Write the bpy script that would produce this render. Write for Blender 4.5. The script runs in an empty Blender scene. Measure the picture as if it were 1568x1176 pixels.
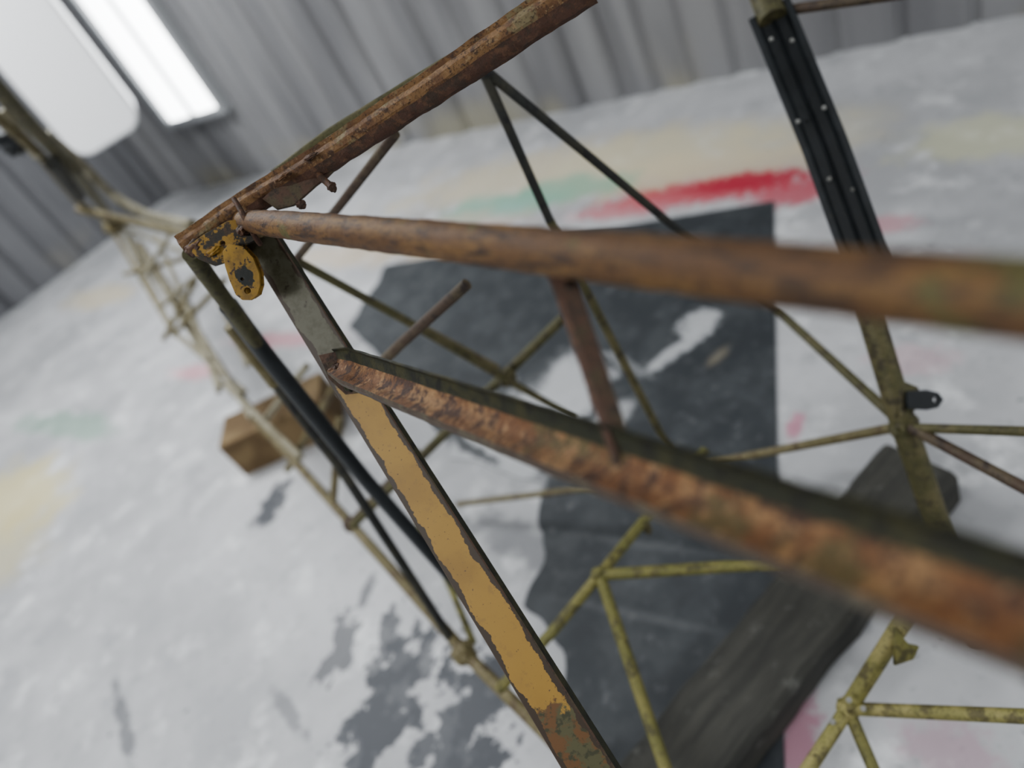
import bpy, bmesh, math, random
from mathutils import Vector, Matrix, noise
random.seed(4)
S=1920/1568.0; F=1400.0
CAM=Vector((0,0,1.6))
down=Vector((901,-1560,-1400)).normalized(); up=-down
fw=Vector((0,0,-1)); fw=(fw-up*fw.dot(up)).normalized(); rt=fw.cross(up)
M=Matrix((rt,fw,up))
def ray(x,y): return M@Vector(((x*S-960)/F,-(y*S-720)/F,-1.0))
def P(x,y,d): return CAM+ray(x,y)*d
def FL(x,y,z=0.0):
    r=ray(x,y); return CAM+r*((z-1.6)/r.z)
cd=bpy.data.cameras.new('camera'); cam=bpy.data.objects.new('camera',cd); bpy.context.collection.objects.link(cam)
cam.matrix_world=Matrix.Translation(CAM)@M.to_4x4()
cd.sensor_width=36; cd.lens=36*F/1920; cd.clip_start=0.02
cd.dof.use_dof=True; cd.dof.focus_distance=0.73; cd.dof.aperture_fstop=2.15
bpy.context.scene.camera=cam
try: bpy.context.scene.view_settings.look='AgX - Medium High Contrast'
except Exception: pass

class N:
    def __init__(s,name,rough=0.6,metal=0.0):
        m=bpy.data.materials.new(name); m.use_nodes=True; s.m=m; s.t=m.node_tree
        s.b=s.t.nodes['Principled BSDF']; s.b.inputs['Roughness'].default_value=rough; s.b.inputs['Metallic'].default_value=metal
        s.tc=s.t.nodes.new('ShaderNodeTexCoord'); s.obj=s.tc.outputs['Object']; s.uv=s.tc.outputs['UV']
        sp=s.t.nodes.new('ShaderNodeSeparateXYZ'); s.t.links.new(s.uv,sp.inputs[0]); s.u=sp.outputs[0]; s.v=sp.outputs[1]
    def put(s,i,v):
        if isinstance(v,bpy.types.NodeSocket): s.t.links.new(v,i)
        else: i.default_value=v
    def math(s,op,a,b=0.0,c=None,clamp=False):
        n=s.t.nodes.new('ShaderNodeMath'); n.operation=op; n.use_clamp=clamp; s.put(n.inputs[0],a); s.put(n.inputs[1],b)
        if c is not None: s.put(n.inputs[2],c)
        return n.outputs[0]
    def noise(s,scale,detail=4,rough=0.55,vec=None,sc=None,dist=0.0):
        n=s.t.nodes.new('ShaderNodeTexNoise'); n.inputs['Scale'].default_value=scale; n.inputs['Detail'].default_value=detail; n.inputs['Roughness'].default_value=rough
        n.inputs['Distortion'].default_value=dist
        v=vec or s.obj
        if sc:
            mp=s.t.nodes.new('ShaderNodeMapping'); mp.inputs['Scale'].default_value=sc; s.t.links.new(v,mp.inputs[0]); v=mp.outputs[0]
        s.t.links.new(v,n.inputs['Vector']); return n.outputs['Fac']
    def step(s,v,a,b):
        n=s.t.nodes.new('ShaderNodeMapRange'); n.interpolation_type='SMOOTHSTEP'; s.put(n.inputs['Value'],v)
        n.inputs['From Min'].default_value=a; n.inputs['From Max'].default_value=b; return n.outputs[0]
    def mix(s,f,a,b):
        n=s.t.nodes.new('ShaderNodeMix'); n.data_type='RGBA'; s.put(n.inputs[0],f)
        for i,v in ((6,a),(7,b)):
            if isinstance(v,tuple): v=(*v[:3],1)
            s.put(n.inputs[i],v)
        return n.outputs[2]
    def col(s,c): s.put(s.b.inputs['Base Color'],(*c,1) if isinstance(c,tuple) else c)
    def bump(s,h,strength=0.3,dist=0.002):
        n=s.t.nodes.new('ShaderNodeBump'); n.inputs['Strength'].default_value=strength; n.inputs['Distance'].default_value=dist
        s.put(n.inputs['Height'],h); s.t.links.new(n.outputs[0],s.b.inputs['Normal'])
    def spot(s,c,r,ang=0.0,soft=0.35,nz=None,k=2.4,flat=True):
        mp=s.t.nodes.new('ShaderNodeMapping'); mp.vector_type='TEXTURE'
        mp.inputs['Location'].default_value=(c[0],c[1],0 if flat else c[2]); mp.inputs['Rotation'].default_value=(0,0,ang); mp.inputs['Scale'].default_value=(r[0],r[1],1000 if flat else r[2])
        s.t.links.new(s.obj,mp.inputs[0])
        vl=s.t.nodes.new('ShaderNodeVectorMath'); vl.operation='LENGTH'; s.t.links.new(mp.outputs[0],vl.inputs[0]); l=vl.outputs['Value']
        if nz is not None: l=s.math('MULTIPLY_ADD',s.math('SUBTRACT',nz,0.5),k,l)
        return s.step(l,1.0+soft,1.0-soft)

def metal(name,base,patch,dark,sc=30,rough=0.62,streak=None,a=(0.45,0.6),b=(0.5,0.62),bs=0.4,f4=None,pit=.55,hi=None,bd=.0015):
    n=N(name,rough,0.05)
    if streak: n1=n.noise(1.0,6,0.7,vec=n.uv,sc=streak); n2=n.noise(1.0,6,0.68,vec=n.uv,sc=(streak[0]*1.7+3.1,streak[1]*2.3,1))
    else: n1=n.noise(sc,6,0.68); n2=n.noise(sc*2.3,6,0.68)
    c=n.mix(n.step(n1,*a),base,patch); c=n.mix(n.step(n2,*b),c,dark)
    if f4: n4=n.noise(f4[1],5,0.65); c=n.mix(n.step(n4,f4[2],f4[2]+.06),c,f4[0])
    nf=n.noise(sc*9,4,0.75)
    if hi: c=n.mix(n.step(n.noise(sc*4.2,5,.7),.56,.66),c,hi)
    c=n.mix(n.math('MULTIPLY',n.step(nf,.52,.66),pit),c,tuple(q*.4 for q in dark))
    n.col(c); n.bump(nf,bs,bd)
    return n.m

MT={}
MT['rust_tube']=metal('rusted_steel_brown',(0.125,0.066,0.030),(0.185,0.105,0.040),(0.055,0.034,0.024),sc=28,streak=(5,9,1),f4=((.11,.098,.036),10,.56),pit=.75,bs=.6)
MT['rust_in']=metal('rusted_steel_orange',(0.165,0.075,0.030),(0.30,0.175,0.08),(0.065,0.032,0.02),sc=26,a=(0.46,0.60),b=(0.50,0.58),f4=((.12,.088,.036),11,.56),pit=.8,hi=(.33,.20,.10),bs=.8,bd=.002)
MT['rust_dark']=metal('rusted_steel_dark_red',(0.085,0.042,0.027),(0.06,0.038,0.026),(0.13,0.068,0.038),sc=45,pit=.8,bs=.7)
MT['strut']=metal('dull_brown_strut',(0.088,0.050,0.032),(0.078,0.062,0.034),(0.045,0.032,0.024),sc=45)
MT['lip']=metal('grey_brown_lip',(0.080,0.056,0.040),(0.105,0.090,0.062),(0.055,0.037,0.027),sc=40,pit=.7)
MT['rust_tan']=metal('flaking_tan_rust',(0.22,0.125,0.055),(0.14,0.072,0.034),(0.075,0.042,0.026),sc=38,a=(.45,.58),b=(.52,.62),f4=((.20,.16,.085),16,.55),pit=.8,hi=(.28,.19,.10),bs=.8)
MT['olive']=metal('olive_primer',(0.085,0.080,0.034),(0.12,0.105,0.05),(0.05,0.042,0.022),sc=22)
MT['olive_y']=metal('yellow_green_primer',(0.145,0.140,0.045),(0.18,0.165,0.055),(0.075,0.068,0.028),sc=18)
MT['olive_b']=metal('bright_yellow_green_primer',(0.22,0.205,0.072),(0.30,0.265,0.11),(0.11,0.095,0.04),sc=18)
MT['olive_dk']=metal('dark_olive_primer',(0.022,0.024,0.011),(0.042,0.04,0.014),(0.010,0.010,0.006),sc=35)
MT['olive_gr']=metal('grey_olive_primer',(0.095,0.09,0.062),(0.07,0.062,0.038),(0.12,0.11,0.085),sc=30)
MT['tan']=metal('faded_tan_tube',(0.18,0.155,0.085),(0.145,0.125,0.06),(0.10,0.075,0.04),sc=14)
MT['pale']=metal('faded_pale_tube',(0.30,0.28,0.21),(0.25,0.23,0.16),(0.15,0.13,0.08),sc=14)
MT['black']=metal('blue_black_paint',(0.013,0.016,0.018),(0.018,0.022,0.025),(0.035,0.035,0.032),sc=25,rough=0.38,b=(0.62,0.72))
MT['dark']=metal('dark_grey_tube',(0.032,0.034,0.03),(0.05,0.048,0.035),(0.02,0.02,0.02),sc=18)
MT['brown']=metal('brown_tube',(0.075,0.05,0.034),(0.10,0.078,0.048),(0.045,0.032,0.025),sc=18)
MT['ironwhite']=metal('bare_rivet_metal',(0.36,0.36,0.34),(0.30,0.30,0.28),(0.2,0.2,0.18),sc=50)
MT['gold']=metal('chipped_ochre_black',(0.28,0.165,0.030),(0.23,0.13,0.026),(0.03,0.026,0.02),sc=20,a=(0.5,0.6),b=(0.56,0.59),f4=((.11,.06,.03),60,.58))
MT['goldblk']=metal('mostly_black_ochre',(0.03,0.026,0.02),(0.07,0.042,0.024),(0.26,0.155,0.03),sc=34,a=(0.5,0.6),b=(0.50,0.54),pit=.3)
n=N('ochre_lug_paint',.5); nz=n.noise(90,4,.65); pL=P(376,424,.775)
c=n.mix(n.step(nz,.45,.65),(0.29,0.175,0.032),(0.20,0.12,0.028))
c=n.mix(n.spot(pL,(.0085,.0085,.013),0,.06,nz,2.0,False),c,(.022,.024,.02)); c=n.mix(n.step(n.noise(120,4,.6),.58,.61),c,(.06,.035,.02)); n.col(c); n.bump(nz,.3,.001); MT['lug']=n.m
n=N('ochre_painted_post',0.55,0.0)
nz=n.noise(38,5,0.7); nf=n.noise(110,4,0.6); nff=n.noise(260,3,.6)
vv=n.math('ADD',n.v,n.math('MULTIPLY',n.math('SUBTRACT',nz,0.5),0.10))
och=n.mix(n.step(n.noise(14,4,0.6),0.4,0.7),(0.305,0.185,0.042),(0.25,0.148,0.036))
och=n.mix(n.math('MULTIPLY',n.step(nf,0.56,0.7),.4),och,(0.19,0.115,0.04))
och=n.mix(n.step(nff,0.67,0.70),och,(0.10,0.06,0.03))
gry=n.mix(n.step(nz,0.42,0.62),(0.10,0.096,0.066),(0.065,0.06,0.034)); gry=n.mix(n.step(nf,.6,.7),gry,(.045,.035,.022))
low=n.mix(n.step(nz,0.45,0.55),(0.085,0.08,0.038),(0.13,0.065,0.024))
low=n.mix(n.step(nf,0.5,0.62),low,(0.045,0.045,0.022))
c=n.mix(n.step(vv,0.252,0.258),gry,och); c=n.mix(n.step(vv,0.765,0.772),c,low)
eL=n.math('ADD',n.u,n.math('MULTIPLY',n.math('SUBTRACT',n.noise(24,5,.7),0.5),0.5))
c=n.mix(n.step(eL,0.91,0.92),c,(0.045,0.03,0.018)); c=n.mix(n.step(eL,0.11,0.10),c,(0.045,0.03,0.018))
n.col(c); n.bump(nz,0.12,0.001); MT['post']=n.m

frame=bpy.data.objects.new('aircraft_fuselage_frame',None); bpy.context.collection.objects.link(frame)
def mkobj(name,bm,mats,parent=None,smooth=True):
    bmesh.ops.recalc_face_normals(bm,faces=bm.faces)
    me=bpy.data.meshes.new(name); bm.to_mesh(me); bm.free()
    for m in mats: me.materials.append(m)
    if smooth:
        for p in me.polygons: p.use_smooth=True
        try: me.set_sharp_from_angle(angle=math.radians(38))
        except Exception: pass
    o=bpy.data.objects.new(name,me); bpy.context.collection.objects.link(o)
    if parent: o.parent=parent
    return o
def resample(pts,step):
    out=[];vs=[];L=[0]
    for a,b in zip(pts,pts[1:]): L.append(L[-1]+(b-a).length)
    T=L[-1]; n=max(2,int(T/step))
    for i in range(n+1):
        s=T*i/n; k=0
        while k<len(pts)-2 and s>L[k+1]: k+=1
        f=(s-L[k])/(L[k+1]-L[k]); out.append(pts[k].lerp(pts[k+1],f)); vs.append(i/n)
    return out,vs,T
def sweep(name,pts,prof,nrm,mats,mi=None,taper=None,step=0.01,jit=0.0,js=60,parent=frame,smoothpath=0):
    pts=[Vector(p) for p in pts]
    P2,vs,T=resample(pts,step)
    for _ in range(smoothpath):
        P2=[P2[0]]+[(P2[i-1]+P2[i]*2+P2[i+1])/4 for i in range(1,len(P2)-1)]+[P2[-1]]
    bm=bmesh.new(); uvl=bm.loops.layers.uv.new('UVMap'); rings=[]
    m=len(prof); per=[0]
    for i in range(m): 
        a=prof[i];b=prof[(i+1)%m]; per.append(per[-1]+math.hypot(a[0]-b[0],a[1]-b[1]))
    for i,p in enumerate(P2):
        t=(P2[min(i+1,len(P2)-1)]-P2[max(i-1,0)]).normalized()
        y=(nrm-t*nrm.dot(t)).normalized(); x=y.cross(t)
        s=taper(vs[i]) if taper else 1
        r=[]
        for (a,b) in prof:
            q=p+x*a*s+y*b*s
            if jit: q=q+noise.noise_vector(q*js)*jit+noise.noise_vector(q*js*3)*jit*0.5
            r.append(bm.verts.new(q))
        rings.append(r)
    for i in range(len(rings)-1):
        for k in range(m):
            k2=(k+1)%m
            f=bm.faces.new((rings[i][k],rings[i][k2],rings[i+1][k2],rings[i+1][k]))
            if mi: f.material_index=mi[k]
            us=(0,1,1,0) if mi==mD else (per[k]/per[-1],per[k+1]/per[-1],per[k+1]/per[-1],per[k]/per[-1])
            vv=(vs[i],vs[i],vs[i+1],vs[i+1])
            for lp,u_,v_ in zip(f.loops,us,vv): lp[uvl].uv=(u_,v_)
    bm.faces.new(rings[0]); bm.faces.new(rings[-1][::-1])
    return mkobj(name,bm,mats,parent)
mD=[2,0,2,1,1,1,1,1,2,1]
def circ(r,n=20): return [(r*math.cos(2*math.pi*i/n),r*math.sin(2*math.pi*i/n)) for i in range(n)]
def tube(name,pts,r,mat,step=0.03,jit=0.0,n=16,taper=None,parent=frame,sm=0):
    pts=[Vector(p) for p in pts]; t=(pts[-1]-pts[0]).normalized()
    nr=Vector((0,0,1)) if abs(t.z)<0.9 else Vector((1,0,0))
    return sweep(name,pts,circ(r,n),nr,[MT[mat]],step=step,jit=jit,taper=taper,parent=parent,smoothpath=sm)
def toc(p): return (CAM-p).normalized()
def blob(name,p,r,mat,sq=(1,1,1)):
    bm=bmesh.new(); bmesh.ops.create_icosphere(bm,subdivisions=4,radius=r)
    for v in bm.verts: v.co=Vector((v.co.x*sq[0],v.co.y*sq[1],v.co.z*sq[2]))*(1+0.3*noise.noise(v.co*2.2/r+p*9)+.12*noise.noise(v.co*7/r)); v.co+=p
    return mkobj(name,bm,[MT[mat]],frame)
def plate(name,outl,o,x,y,z,th,mat,holes=(),parent=frame,bev=0.0006):
    cu=bpy.data.curves.new(name,'CURVE'); cu.dimensions='2D'; cu.fill_mode='BOTH'; cu.extrude=th/2; cu.bevel_depth=bev; cu.bevel_resolution=2
    def sp(pl):
        s=cu.splines.new('POLY'); s.points.add(len(pl)-1)
        for i,q in enumerate(pl): s.points[i].co=(q[0],q[1],0,1)
        s.use_cyclic_u=True
    sp(outl)
    for (hx,hy,hr) in holes: sp([(hx+hr*math.cos(a*math.pi/10),hy+hr*math.sin(a*math.pi/10)) for a in range(20)])
    ob=bpy.data.objects.new(name,cu); bpy.context.collection.objects.link(ob)
    dg=bpy.context.evaluated_depsgraph_get(); me=bpy.data.meshes.new_from_object(ob.evaluated_get(dg))
    bpy.data.objects.remove(ob); me.materials.clear(); me.materials.append(MT[mat])
    me.transform(Matrix.Translation(o)@Matrix((x,y,z)).transposed().to_4x4())
    o2=bpy.data.objects.new(name,me); bpy.context.collection.objects.link(o2); o2.parent=parent; return o2

# ---------- near members
A0=P(372,338,0.80); A1=P(1640,466,0.228)
tube('upper_longeron_tube',[A0,A1],0.0133,'rust_tube',step=0.005,jit=0.0006,n=36,taper=lambda v:0.85+0.15*min(1,v*8))
B0=P(508,556,0.79); B1=P(1640,972,0.225)
nb=(toc(P(1000,740,0.4))).normalized()
pB=[(0.0185,0.008),(0.0205,0.0065),(0.0085,-0.0020),(0.002,-.0026),(-0.0045,-0.0015),(-0.0085,0.002),(-0.0125,0.0045),(-0.0155,0.003),(-0.0180,-0.003),(-0.0160,-0.010),(-0.009,-0.012),(0.012,-0.012)]
mB=[1,1,0,0,0,0,2,2,2,2,1,1]
tB=lambda v:0.72+0.28*min(1,v*16)
sweep('lower_channel_rail',[B0,B1],pB,nb,[MT['rust_in'],MT['olive_dk'],MT['lip']],mB,taper=tB,step=0.003,jit=0.0005,js=40)
Cp=[P(280,378,.80),P(340,335,.80),P(400,297,.795),P(500,238,.78),P(600,172,.76),P(700,106,.735),P(800,38,.71),P(900,-28,.69)]
pC=[(0.0155,-0.004),(0.014,0.002),(0.010,0.0010),(0.008,0.0045),(0.0035,0.0075),(-0.0020,0.0065),(-0.004,0.0042),(-0.008,0.0030),(-0.0140,-0.002),(-0.0155,-0.009),(-0.006,-0.016),(0.008,-0.014)]
nC=(toc(Cp[3])+Vector((0,0,.25))).normalized()
sweep('top_rail',Cp,pC,nC,[MT['rust_tan'],MT['rust_dark'],MT['olive']],[2,0,0,0,0,0,1,1,1,1,1,2],step=0.0035,jit=0.0010,js=45,smoothpath=6,taper=lambda v:0.90+0.30*v)
tube('top_rail_stringer',[P(420,268,.83),P(500,208,.83),P(620,134,.82),P(730,68,.81),P(860,-24,.80)],0.0062,'olive',jit=0.0004,step=0.01)
Dp=[P(390,352,.815),P(538,590,.80),P(697,845,.775),P(897,1170,.74),P(998,1335,.72)]
nD=(toc(P(640,750,.79))+ (P(500,750,.79)-P(640,750,.79)).normalized()*0.45).normalized()
pD=[(-0.022,0.0),(-0.0210,0.0012),(0.0200,0.0012),(0.0215,0.0),(0.0215,-0.014),(0.018,-0.014),(0.018,-0.003),(-0.018,-0.003),(-0.018,-0.020),(-0.022,-0.020)]
sweep('ochre_flat_post',Dp,pD,nD,[MT['post'],MT['olive_dk'],MT['strut'],MT['olive_gr']],mD,taper=lambda v:0.83+0.33*v,step=0.02,jit=0.0,smoothpath=8)
eE=[P(848,385,.445),P(962,724,.405)]
pE=[(-.0072,-.003),(-.0068,.0018),(-.003,.0042),(.0062,.0014),(.0074,-.001),(.006,-.005),(-.004,-.006)]
sweep('short_strut',eE,pE,toc(eE[0]),[MT['strut'],MT['rust_dark']],[1,1,0,0,1,1,1],step=.003,jit=.0004,taper=lambda v:1.08-.2*v)
blob('strut_weld',P(868,415,.435),.0085,'rust_dark',(1.3,1,.5)); blob('strut_weld_low',P(962,726,.412),.006,'rust_dark',(1.3,1,.4))
blob('strut_drip',P(905,420,.428),.004,'olive',(.7,.7,1.3))
jx=(P(420,340,.8)-P(380,340,.8)).normalized(); jy=(P(380,300,.8)-P(380,340,.8)).normalized(); jz=jx.cross(jy)
u=0.8/F*S
def O(pts,c): return [((a-c[0])*u,-(b-c[1])*u) for a,b in pts]
plate('gusset_plate',O([(290,378),(312,362),(350,340),(378,336),(394,350),(390,368),(374,376),(360,396),(330,406),(306,396)],(350,370)),P(350,370,.785),jx,jy,jz,.003,'goldblk',holes=[(-8*u,-3*u,5*u)])
lug=[(344,388),(352,377),(372,380),(388,397),(397,420),(398,438),(394,452),(385,458),(372,458),(363,451),(354,430),(347,408)]
plate('attachment_lug',O(lug,(378,440)),P(378,440,.775),jx,jy,jz,.003,'lug',holes=[(2*u,-5*u,5.5*u),(-6*u,12*u,3.0*u)])
plate('attachment_lug_rear',O(lug,(378,440)),P(383,438,.787),jx,jy,jz,.003,'gold',holes=[(4*u,-6*u,4*u)])
blob('gusset_bead',P(325,385,.782),.006,'gold',(1.4,1,.7)); blob('gusset_bead_b',P(372,352,.78),.007,'rust_dark',(1,1.3,.8)); blob('gusset_bead_c',P(300,378,.79),.009,'rust_dark',(1.3,1,.8))
tube('strap_clamp',[P(358,304,.775),P(372,328,.765),P(384,352,.765),P(398,374,.78)],.0028,'rust_dark',jit=.0008,step=.004)
tube('strap_clamp_b',[P(372,318,.777),P(386,342,.768),P(404,358,.78)],.0024,'rust_tan',jit=.0008,step=.004)
blob('weld_bead',P(396,345,.795),.0125,'rust_tan'); blob('weld_bead_low',P(330,368,.80),.012,'rust_tan',(1.2,1,.8))
blob('torn_tab',P(508,286,.77),.0048,'rust_dark',(1,1.2,1.2)); blob('torn_tab_b',P(461,313,.78),.005,'rust_dark'); blob('torn_tab_c',P(475,240,.77),.005,'rust_dark',(1.6,1,.5)); blob('torn_tab_d',P(430,272,.775),.005,'rust_tan',(1.6,1,.5))
plate('torn_bracket',O([(405,305),(440,272),(500,245),(514,258),(500,272),(484,284),(465,301),(450,314),(425,320)],(470,290)),P(470,290,.79),jx,jy,jz,.004,'strut')
tube('broken_bolt',[P(488,268,.785),P(508,287,.765)],.0035,'rust_dark',step=.004,jit=.0005)
blob('rail_tip_weld',P(518,568,.785),.0085,'rust_dark',(1.2,1,1)); blob('rail_tip_weld_b',P(536,588,.785),.008,'olive_dk',(1,1,1.2))
plate('post_rail_gusset',O([(490,545),(515,540),(550,575),(552,600),(530,603),(505,580)],(520,570)),P(520,570,.788),jx,jy,jz,.003,'strut')

# ---------- right black post
Fp=[P(1178,15,1.22),P(1262,220,1.20),P(1338,430,1.18)]
nF=toc(Fp[1])
pF=[(-.034,.008),(-.024,.008),(-.018,-.002),(-.004,-.002),(0,.006),(.004,-.002),(.018,-.002),(.024,.008),(.034,.008),(.034,-.016),(-.034,-.016)]
sweep('black_channel_post',Fp,pF,nF,[MT['black']],step=.02)
for i,(x,y) in enumerate([(1181,60),(1222,186),(1270,274),(1213,62),(1262,165),(1306,290)]):
    p=P(x,y,1.188); bm=bmesh.new(); bmesh.ops.create_icosphere(bm,subdivisions=2,radius=.0036)
    for v in bm.verts: v.co+=p
    mkobj('rivet_%d'%i,bm,[MT['ironwhite']],frame)
Fn=(1384,652,1.22)
tube('post_upper_stub',[P(1150,-60,1.25),P(1184,30,1.215)],.023,'olive')
tube('post_olive_tube',[P(1310,365,1.21),P(1335,490,1.2),P(1384,652,1.22),P(1440,815,1.26),P(1500,980,1.3)],.0200,'olive',n=24)
plate('post_lug',[(-.03,-.014),(0,-.016),(.018,-.012),(.026,0),(.018,.011),(0,.015),(-.03,.013)],P(1417,612,1.19),jx,jy,jz,.008,'black',holes=[(.014,0,.005)])
plate('post_lug_olive',[(-.03,-.03),(0,-.016),(.006,0),(0,.018),(-.03,.03)],P(1402,610,1.20),jx,jy,jz,.012,'olive')
T=lambda nm,pts,w,mat,**k: tube(nm,[P(*q) for q in pts],w/2,mat,**k)
T('top_cross_tube',[(1195,17,1.22),(1400,-12,1.1)],.016,'brown')
N3=Fn
T('brace',[N3,(1190,475,1.5)],.017,'olive'); T('brace',[N3,(1110,705,1.6),(920,745,1.9),(700,772,2.2)],.017,'tan')
T('brace',[(1395,655,1.2),(1640,663,1.0)],.015,'olive'); T('brace',[(1395,655,1.2),(1640,785,1.0)],.018,'brown')
T('brace',[(738,105,1.0),(842,338,1.15)],.014,'dark'); T('brace',[(842,338,1.15),(1012,665,1.5),(1070,760,1.7)],.015,'olive')
T('brace',[(742,107,1.0),(1027,343,1.25),(1190,475,1.5)],.014,'dark')
blob('brace_cluster',P(740,108,.99),.011,'dark')
T('brace',[(605,205,.9),(520,315,1.05),(455,395,1.2)],.013,'brown')
T('brace',[(715,435,1.0),(610,530,1.1),(560,580,1.15)],.016,'brown')
T('brace',[(862,487,1.5),(690,655,1.6),(540,805,1.8)],.021,'olive')
T('brace',[(455,400,1.2),(620,490,1.35),(770,578,1.5),(880,640,1.6)],.015,'olive')
T('brace',[(640,500,1.4),(760,565,1.5)],.018,'tan')
blob('weld_node_f',P(775,578,1.52),.02,'olive')
N1=(918,880,1.35)
T('brace',[N1,(1185,863,1.25),(1300,858,1.2)],.021,'olive_y'); T('brace',[N1,(1000,780,1.45),(1080,690,1.5)],.020,'olive_y')
T('brace',[N1,(845,968,1.35),(765,1055,1.4)],.020,'olive_y'); T('brace',[N1,(1020,1180,1.15),(1060,1290,1.1)],.021,'olive_y')
blob('weld_node',P(*N1),.015,'olive_y'); blob('weld_node_b',P(*N3),.022,'olive')
blob('drip_fitting',P(990,808,1.43),.012,'olive',(.7,.7,1.6))
N2=(1298,1085,1.1)
T('brace',[N2,(1380,955,1.05),(1430,880,1.03)],.025,'olive_b'); T('brace',[N2,(1640,1100,.9)],.019,'olive_b'); T('brace',[N2,(1210,1220,1.05)],.021,'olive_b'); T('brace',[N2,(1360,1230,1.05)],.018,'olive_y')
blob('weld_node_c',P(*N2),.016,'olive_b')
for i,(x,y) in enumerate([(1300,1072),(1275,1105),(1322,1085)]): blob('node_rivet_%d'%i,P(x,y,1.07),.004,'ironwhite')
plate('clip_tab',[(-.012,-.02),(.012,-.012),(.02,.005),(.006,.008),(-.012,.03)],P(1383,995,1.04),jx,jy,jz,.006,'olive_y')
L2=[(175,340,4.2),(400,650,2.37),(540,805,1.92),(720,1008,1.55),(890,1178,1.3),(1000,1290,1.17)]
T('lower_longeron_tube',L2,.026,'tan')
T('side_longeron_tube',[(292,388,.86),(330,440,.93),(400,535,1.1)],.021,'olive'); T('side_longeron_tube',[(350,468,1.0),(400,535,1.1),(560,735,1.35),(760,962,1.6)],.027,'black')
T('side_stringer_tube',[(400,560,1.3),(520,715,1.42),(695,985,1.6)],.019,'dark')
T('side_stringer_tube',[(350,500,1.2),(420,590,1.3)],.018,'tan')
T('brace',[(620,755,1.9),(690,900,1.7),(725,985,1.6)],.016,'olive_y'); T('brace',[(535,803,1.9),(640,690,1.8)],.018,'brown')
blob('weld_node_d',P(710,1000,1.56),.026,'tan'); blob('weld_node_e',P(537,803,1.92),.02,'brown')
tail=[((185,350,3.9),(268,512,3.0)),((215,372,3.5),(400,655,2.4)),((240,362,3.4),(300,500,2.8)),((300,500,2.8),(385,640,2.4)),((190,420,3.6),(300,392,3.0)),((265,512,3.0),(345,428,2.6)),
 ((270,512,3.0),(375,600,2.5)),((290,465,3.0),(335,600,2.6)),((245,470,3.1),(345,385,2.7)),((170,340,4.2),(290,390,3.0)),((440,720,2.3),(530,560,1.9)),((400,650,2.4),(470,560,2.1)),((510,770,2.0),(520,640,1.9)),((310,400,2.4),(380,560,2.3)),
 ((200,360,3.8),(340,590,2.6)),((215,430,3.3),(260,360,3.2)),((345,590,2.6),(460,700,2.1)),((250,520,3.0),(300,430,2.9)),((170,350,4.0),(260,500,3.1))]
for a,b in tail: T('tail_brace',[a,b],.021,random.choice(['pale','tan','pale']))
T('tail_longeron_tube',[(-40,95,1.5),(50,195,1.9),(110,255,2.3),(180,345,4.2)],.038,'olive',sm=4)
T('tail_longeron_tube',[(-40,150,1.8),(60,235,2.1),(120,310,2.8),(175,345,4.2)],.028,'tan',sm=4)
T('tail_hoop_tube',[(70,205,2.2),(120,245,2.3),(170,300,2.5),(225,330,2.4),(295,345,2.0)],.032,'pale',sm=10)
T('tail_bracket',[(80,250,2.1),(120,300,2.4)],.04,'dark')
T('tail_crossbar',[(120,320,2.9),(230,345,2.8),(290,360,2.5)],.030,'tan')
T('tail_brace',[(0,170,2.0),(60,240,2.1)],.03,'pale'); blob('tail_clamp',P(20,215,2.3),.045,'black')
blob('tail_cluster',P(175,345,3.9),.05,'tan')

# ---------- room
K=FL(262,298); K2=FL(1500,36); K3=FL(0,490)
db=(K2-K).normalized(); dl=(K3-K).normalized()
LB,LL,H=12.0,9.0,3.4
c0,c1,c2,c3=K,K+db*LB,K+db*LB+dl*LL,K+dl*LL
ctr=(c0+c2)/2
def wallmat(name,c1_,c2_,stain):
    n=N(name,0.5,0.1); nz=n.noise(2.6,3,0.6,sc=(1,1,0.15)); c=n.mix(n.step(nz,0.38,0.62),c1_,c2_)
    sp=n.t.nodes.new('ShaderNodeSeparateXYZ'); n.t.links.new(n.obj,sp.inputs[0])
    low=n.math('SUBTRACT',1.0,n.step(n.math('ADD',sp.outputs[2],n.math('MULTIPLY',n.math('SUBTRACT',n.noise(5,3),0.5),0.3)),0.02,0.25))
    c=n.mix(n.math('MULTIPLY',low,n.math('MULTIPLY',n.step(n.noise(1.3,2),0.48,0.62),.7)),c,stain); n.col(c); return n.m
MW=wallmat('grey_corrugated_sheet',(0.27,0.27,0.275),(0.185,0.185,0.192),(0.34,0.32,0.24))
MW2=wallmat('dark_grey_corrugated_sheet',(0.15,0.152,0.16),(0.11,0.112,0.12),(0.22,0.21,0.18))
def wall(name,a,b,mat,ribs=True):
    d=(b-a); L=d.length; d.normalize(); nn=Vector((-d.y,d.x,0)); 
    if nn.dot(ctr-a)<0: nn=-nn
    bm=bmesh.new(); N_=int(L/0.02); rows=[0,H]; pr=None
    for i in range(N_+1):
        s=L*i/N_; ph=(s+0.10*noise.noise(Vector((s*0.9,1,2))))/0.23%1.0
        amp=.8+.9*noise.noise(Vector((int(s/.23)*3.7,5,1)))
        off=-0.038*amp*(1-abs(ph-0.5)/0.12) if abs(ph-0.5)<0.12 else 0.008*math.sin(ph*6.28)
        col=[bm.verts.new(a+d*s+nn*off+Vector((0,0,z))) for z in rows]
        if pr: bm.faces.new((pr[0],col[0],col[1],pr[1]))
        pr=col
    v=[bm.verts.new(a+d*s-nn*0.1+Vector((0,0,z))) for s,z in ((0,0),(L,0),(L,H),(0,H))]; bm.faces.new(v)
    return mkobj(name,bm,[mat],None)
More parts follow.
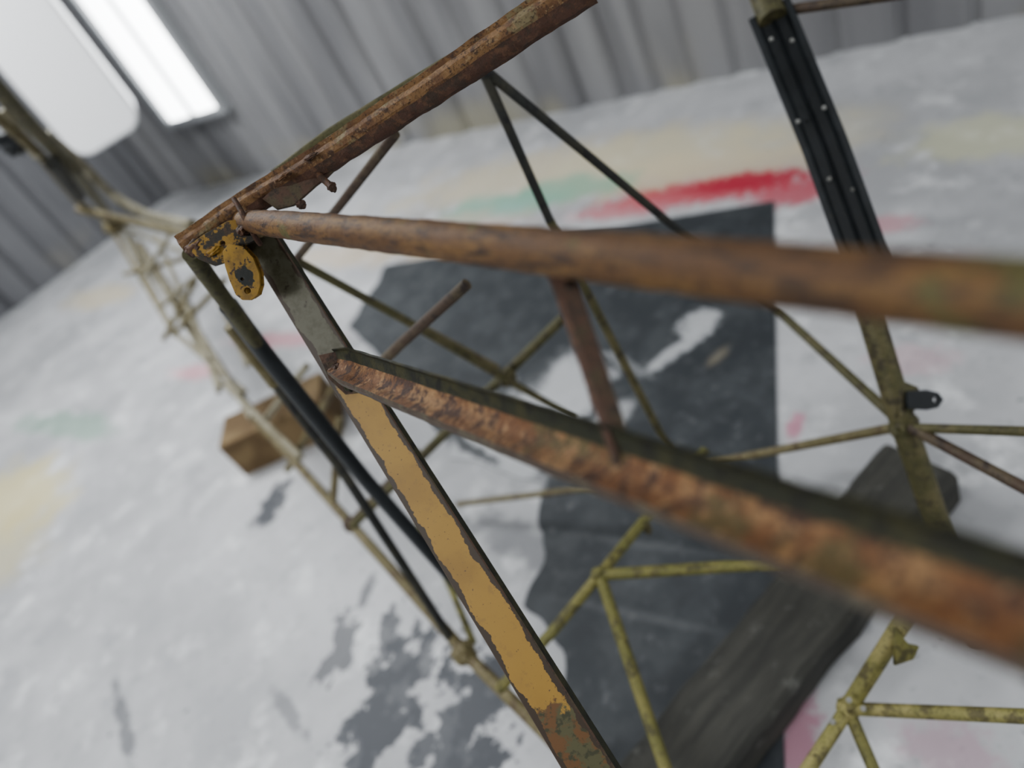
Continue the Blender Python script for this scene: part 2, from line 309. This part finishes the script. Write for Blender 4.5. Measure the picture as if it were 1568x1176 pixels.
wall('wall_back',c0,c1,MW); wall('wall_left',c0,c3,MW2); wall('wall_right',c1,c2,MW); wall('wall_front',c3,c2,MW)
def slab(name,z0,z1,mat,g=0.15):
    bm=bmesh.new(); cs=[c+(c-ctr).normalized()*g for c in (c0,c1,c2,c3)]
    a=[bm.verts.new((c.x,c.y,z0)) for c in cs]; b=[bm.verts.new((c.x,c.y,z1)) for c in cs]
    bm.faces.new(a); bm.faces.new(b)
    for i in range(4): bm.faces.new((a[i],a[(i+1)%4],b[(i+1)%4],b[i]))
    return mkobj(name,bm,[mat],None,False)
n=N('painted_concrete_floor',0.55)
big=n.noise(1.6,4,0.6); med=n.noise(6,5,0.65); fine=n.noise(26,4,0.7); splat=n.noise(15,4,.60)
c=n.mix(n.step(big,0.35,0.65),(0.34,0.345,0.355),(0.47,0.475,0.485)); c=n.mix(n.step(med,0.52,0.70),c,(0.59,0.60,0.605))
c=n.mix(n.math('MULTIPLY',n.step(fine,0.55,0.72),0.55),c,(0.24,0.245,0.255)); c=n.mix(n.math('MULTIPLY',n.step(n.noise(3.3,6,.7),.56,.68),.45),c,(.24,.245,.26))
c=n.mix(n.step(splat,.69,.72),c,(.12,.125,.13))
def blot(x,y,rx,ry,ang,colr,st,nzz,soft=.4,k=2.4):
    global c
    p=FL(x,y); c=n.mix(n.math('MULTIPLY',n.spot((p.x,p.y),(rx,ry),ang,soft,nzz,k),st),c,colr)
wa=math.atan2(db.y,db.x)
for a in [(860,265,.9,.25,(.56,.49,.32),.6,med),(1060,262,.5,.15,(.58,.47,.32),.6,med),(1010,235,.7,.2,(.62,.58,.42),.45,big),(760,318,.35,.12,(.22,.42,.34),.8,med),(870,290,.3,.1,(.24,.42,.32),.75,med),
   (1080,292,.40,.08,(.46,.05,.075),.85,fine),(1140,278,.22,.06,(.40,.025,.05),.85,fine),(1215,296,.16,.07,(.46,.06,.09),.75,fine),(960,320,.25,.06,(.50,.15,.17),.7,fine),(1340,345,.12,.05,(.52,.2,.24),.5,fine),
   (560,385,.5,.12,(.54,.45,.32),.6,med),(700,345,.4,.1,(.56,.43,.36),.5,med),(1510,210,.25,.12,(.58,.58,.37),.5,med),
   (30,760,.35,.2,(.56,.50,.26),.7,med),(100,650,.5,.08,(.20,.32,.25),.6,med),(0,840,.3,.2,(.46,.41,.22),.5,med),(150,455,.4,.12,(.54,.46,.28),.5,med),(430,520,.35,.05,(.52,.20,.24),.6,fine),(300,570,.2,.05,(.56,.22,.26),.5,fine),
   (1217,655,.02,.05,(.46,.12,.2),.6,fine),(1222,1140,.035,.09,(.34,.08,.15),.6,fine),(1450,1150,.08,.05,(.36,.12,.2),.3,fine),(1400,550,.10,.05,(.55,.3,.35),.3,fine)]:
    blot(a[0],a[1],a[2],a[3],wa,a[4],a[5],a[6])
for a in [(600,1070,.17,.08,.9),(700,1150,.22,.11,.9),(520,990,.10,.04,.75),(560,1150,.15,.08,.9),(650,1010,.10,.04,.8),(740,1080,.15,.07,.9),(590,990,.09,.04,.8)]:
    blot(a[0],a[1],a[2],a[3],1.0,(.045,.05,.06),a[4],splat,.18,5.5)
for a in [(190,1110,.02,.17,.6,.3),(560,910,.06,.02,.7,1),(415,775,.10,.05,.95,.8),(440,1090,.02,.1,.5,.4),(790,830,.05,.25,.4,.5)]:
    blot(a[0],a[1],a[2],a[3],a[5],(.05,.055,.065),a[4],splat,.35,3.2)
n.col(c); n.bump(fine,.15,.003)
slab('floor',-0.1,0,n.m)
n=N('white_ceiling_panel',.8); n.col((.6,.6,.6)); slab('ceiling',H,H+.1,n.m)

# ---------- mat
n=N('dark_rubber_mat',0.6)
nz=n.noise(7,5,.65); nf=n.noise(22,5,.7)
c=n.mix(n.step(nz,.4,.65),(.034,.039,.044),(.058,.064,.069)); c=n.mix(n.math('MULTIPLY',n.step(nf,.55,.72),.55),c,(.15,.155,.16))
def blot2(x,y,rx,ry,ang,st,soft=.25,nn_=None,colr=(.46,.47,.48),k=2.4):
    global c
    p=FL(x,y); c=n.mix(n.math('MULTIPLY',n.spot((p.x,p.y),(rx,ry),ang,soft,nn_ or nz,k),st),c,colr)
blot2(1072,498,.07,.055,.2,.85,.4,nf); blot2(1035,540,.13,.025,.15,.8,.4,nf); blot2(1100,548,.05,.02,.3,.5,.5,nf,(.25,.22,.16))
blot2(860,600,.16,.13,.3,.9,.4); blot2(760,700,.30,.20,.3,.95,.35); blot2(930,650,.1,.05,.3,.7,.4); blot2(960,560,.02,.12,.3,.3,.3,nf)
for y in (835,945): blot2(980,y,.20,.012,wa,.2,.6,nf,(.2,.205,.21),2.4)
blot2(725,690,.02,.14,.4,.9,.3,nf,(.05,.055,.06))
n.col(c); n.bump(nf,.2,.003); MT['mat']=n.m
outl=[(592,408),(760,380),(1185,310),(1190,700),(1200,1100),(1203,1260),(930,1290),(880,1180),(862,1000),(815,930),(835,820),(820,745),(700,700),(600,560),(535,500)]
w=[]
for i in range(len(outl)):
    a=FL(*outl[i]);b=FL(*outl[(i+1)%len(outl)])
    for k in range(12):
        q=a.lerp(b,k/12); 
        if i not in (0,1,2,3,4): q+=noise.noise_vector(q*9)*0.03
        q.z=0; w.append(q)
bm=bmesh.new(); vs=[bm.verts.new(q+Vector((0,0,.001))) for q in w]; f=bm.faces.new(vs)
r=bmesh.ops.extrude_face_region(bm,geom=[f]); 
for g in r['geom']:
    if isinstance(g,bmesh.types.BMVert): g.co.z+=.006
bmesh.ops.triangulate(bm,faces=bm.faces)
mkobj('rubber_floor_mat',bm,[MT['mat']],None,False)

# ---------- beam
n=N('weathered_timber',.8); g=n.noise(1,6,.7,vec=n.uv,sc=(14,3,1)); c=n.mix(n.step(g,.35,.65),(.034,.034,.030),(.062,.061,.052)); c=n.mix(n.step(n.noise(25,5,.7),.58,.72),c,(.11,.11,.10)); n.col(c); n.bump(n.noise(1,6,.7,vec=n.uv,sc=(40,6,1)),.4,.008); MT['timber']=n.m
b0=FL(1412,745,.01); b1=FL(1040,1220,.01)
hw=.085; hh=.11
pts=[Vector((b0.x,b0.y,.009+hh/2)),Vector((b1.x,b1.y,.009+hh/2))]; e_=(pts[1]-pts[0]).normalized(); pts[1]+=e_*.5
sq=[(-hw,-hh/2+.01),(-hw,hh/2-.012),(-hw+.012,hh/2),(hw-.012,hh/2),(hw,hh/2-.012),(hw,-hh/2+.01),(hw-.01,-hh/2),(-hw+.01,-hh/2)]
sweep('timber_beam',pts,sq,Vector((0,0,1)),[MT['timber']],step=.03,jit=.006,js=9,parent=None)
n=N('tan_wood_block',.85); nz=n.noise(8,4); n.col(n.mix(n.step(nz,.4,.6),(.19,.135,.07),(.12,.08,.04))); MT['card']=n.m
q0=FL(392,700,.0); q1=FL(520,640,.0); d=(q1-q0).normalized()
bx=[q0+Vector((0,0,.087))-d*.03,q1+Vector((0,0,.087))+d*.02]
sweep('wooden_support_block',bx,[(-.09,-.085),(-.09,.08),(-.085,.085),(.0,.083),(.085,.085),(.09,.08),(.09,-.085)],Vector((0,0,1)),[MT['card']],step=.05,jit=.004,js=8,parent=None)

# ---------- wall lights
nb_=Vector((-db.y,db.x,0)); 
if nb_.dot(ctr-K)<0: nb_=-nb_
def WL(x,y,off=.06):
    r=ray(x,y); t=((K+nb_*off)-CAM).dot(nb_)/r.dot(nb_); return CAM+r*t
def emis(name,st,samp):
    em=bpy.data.materials.new(name); em.use_nodes=True; b_=em.node_tree.nodes['Principled BSDF']; b_.inputs['Base Color'].default_value=(.9,.9,.9,1); b_.inputs['Emission Color'].default_value=(.95,.98,1,1); b_.inputs['Emission Strength'].default_value=st
    if not samp:
        try: em.cycles.emission_sampling='NONE'
        except Exception: pass
    return em
em1=emis('fluorescent_lens',6,True); em2=emis('ceiling_lens',3,False)
n=N('grey_fixture_housing',.4); n.col((.36,.37,.38)); MT['house']=n.m
bl=WL(258,185); br=WL(335,163)
def box(bm,o,x,y,z,dx,dy,dz,mi):
    cs=[o+x*(a*dx)+y*(b*dy)+z*(c_*dz) for c_ in (0,1) for a,b in ((0,0),(1,0),(1,1),(0,1))]
    v=[bm.verts.new(q) for q in cs]
    for f in ((0,1,2,3),(4,5,6,7),(0,1,5,4),(1,2,6,5),(2,3,7,6),(3,0,4,7)):
        fa=bm.faces.new([v[i] for i in f]); fa.material_index=mi
def fixture(name,o,x,y,z,w_,h_,em):
    e=bpy.data.objects.new(name,None); bpy.context.collection.objects.link(e)
    bm=bmesh.new(); t_=.05
    box(bm,o-x*t_-y*t_-z*.06,x,y,z,w_+2*t_,h_+2*t_,.05,0)
    for a,b,cw,ch in ((-t_,-t_,t_,h_+2*t_),(w_,-t_,t_,h_+2*t_),(0,-t_,w_,t_),(0,h_,w_,t_),(w_*.49,0,w_*.02,h_)): box(bm,o+x*a+y*b-z*.01,x,y,z,cw,ch,.03,0)
    mkobj('housing',bm,[MT['house']],e,False)
    bm=bmesh.new()
    for k in (0,1):
        m=8; pr=None
        for i in range(m+1):
            a=i/m; xx=w_*(k*.5+.02+.46*a); zz=.02*math.sin(math.pi*a)
            cur=[bm.verts.new(o+x*xx+z*(zz-.005)),bm.verts.new(o+x*xx+y*h_+z*(zz-.005))]
            if pr: bm.faces.new((pr[0],cur[0],cur[1],pr[1]))
            pr=cur
    mkobj('lens',bm,[em],e)
UP=Vector((0,0,1))
wl=(br-bl).length
fixture('wall_light_fixture',Vector((bl.x,bl.y,min(bl.z,br.z))),db,UP,nb_,wl,1.9,em1)
for i in range(3):
    for j in range(2):
        q=c0+db*(2.2+3.6*i)+dl*(2.4+4.0*j); q.z=H-.07
        fixture('ceiling_light_fixture',q,db,UP.cross(db).normalized(),-UP,1.4,.5,em2)
        if (i+j)%2==0:
            ld=bpy.data.lights.new('ceiling_lamp','AREA'); ld.shape='RECTANGLE'; ld.size=1.6; ld.size_y=1.0; ld.energy=132; ld.color=(.97,.985,1)
            lo=bpy.data.objects.new('ceiling_lamp',ld); lo.location=q+db*.7-Vector((0,0,.08)); bpy.context.collection.objects.link(lo)
# ---------- white cabinet on left
n=N('white_gloss_panel',.35); n.col((.85,.86,.87)); MT['white']=n.m
pc=[P(200,160,4.6),P(125,232,4.6)]
xr=(pc[0]-pc[1]); xr.z=0; wd=xr.length; xr.normalize(); zc=min(pc[0].z,pc[1].z)
base=Vector((pc[1].x,pc[1].y,zc)); hz=1.5; r_=.09; pl=[]
for cx,cy,a0 in ((wd-r_,hz-r_,0),(r_,hz-r_,90),(r_,r_,180),(wd-r_,r_,270)):
    for k in range(7): a=math.radians(a0+15*k); pl.append((cx+r_*math.cos(a),cy+r_*math.sin(a)))
o=plate('white_wall_cabinet',pl,base,xr,UP,xr.cross(UP),.35,'white',parent=None,bev=.02)
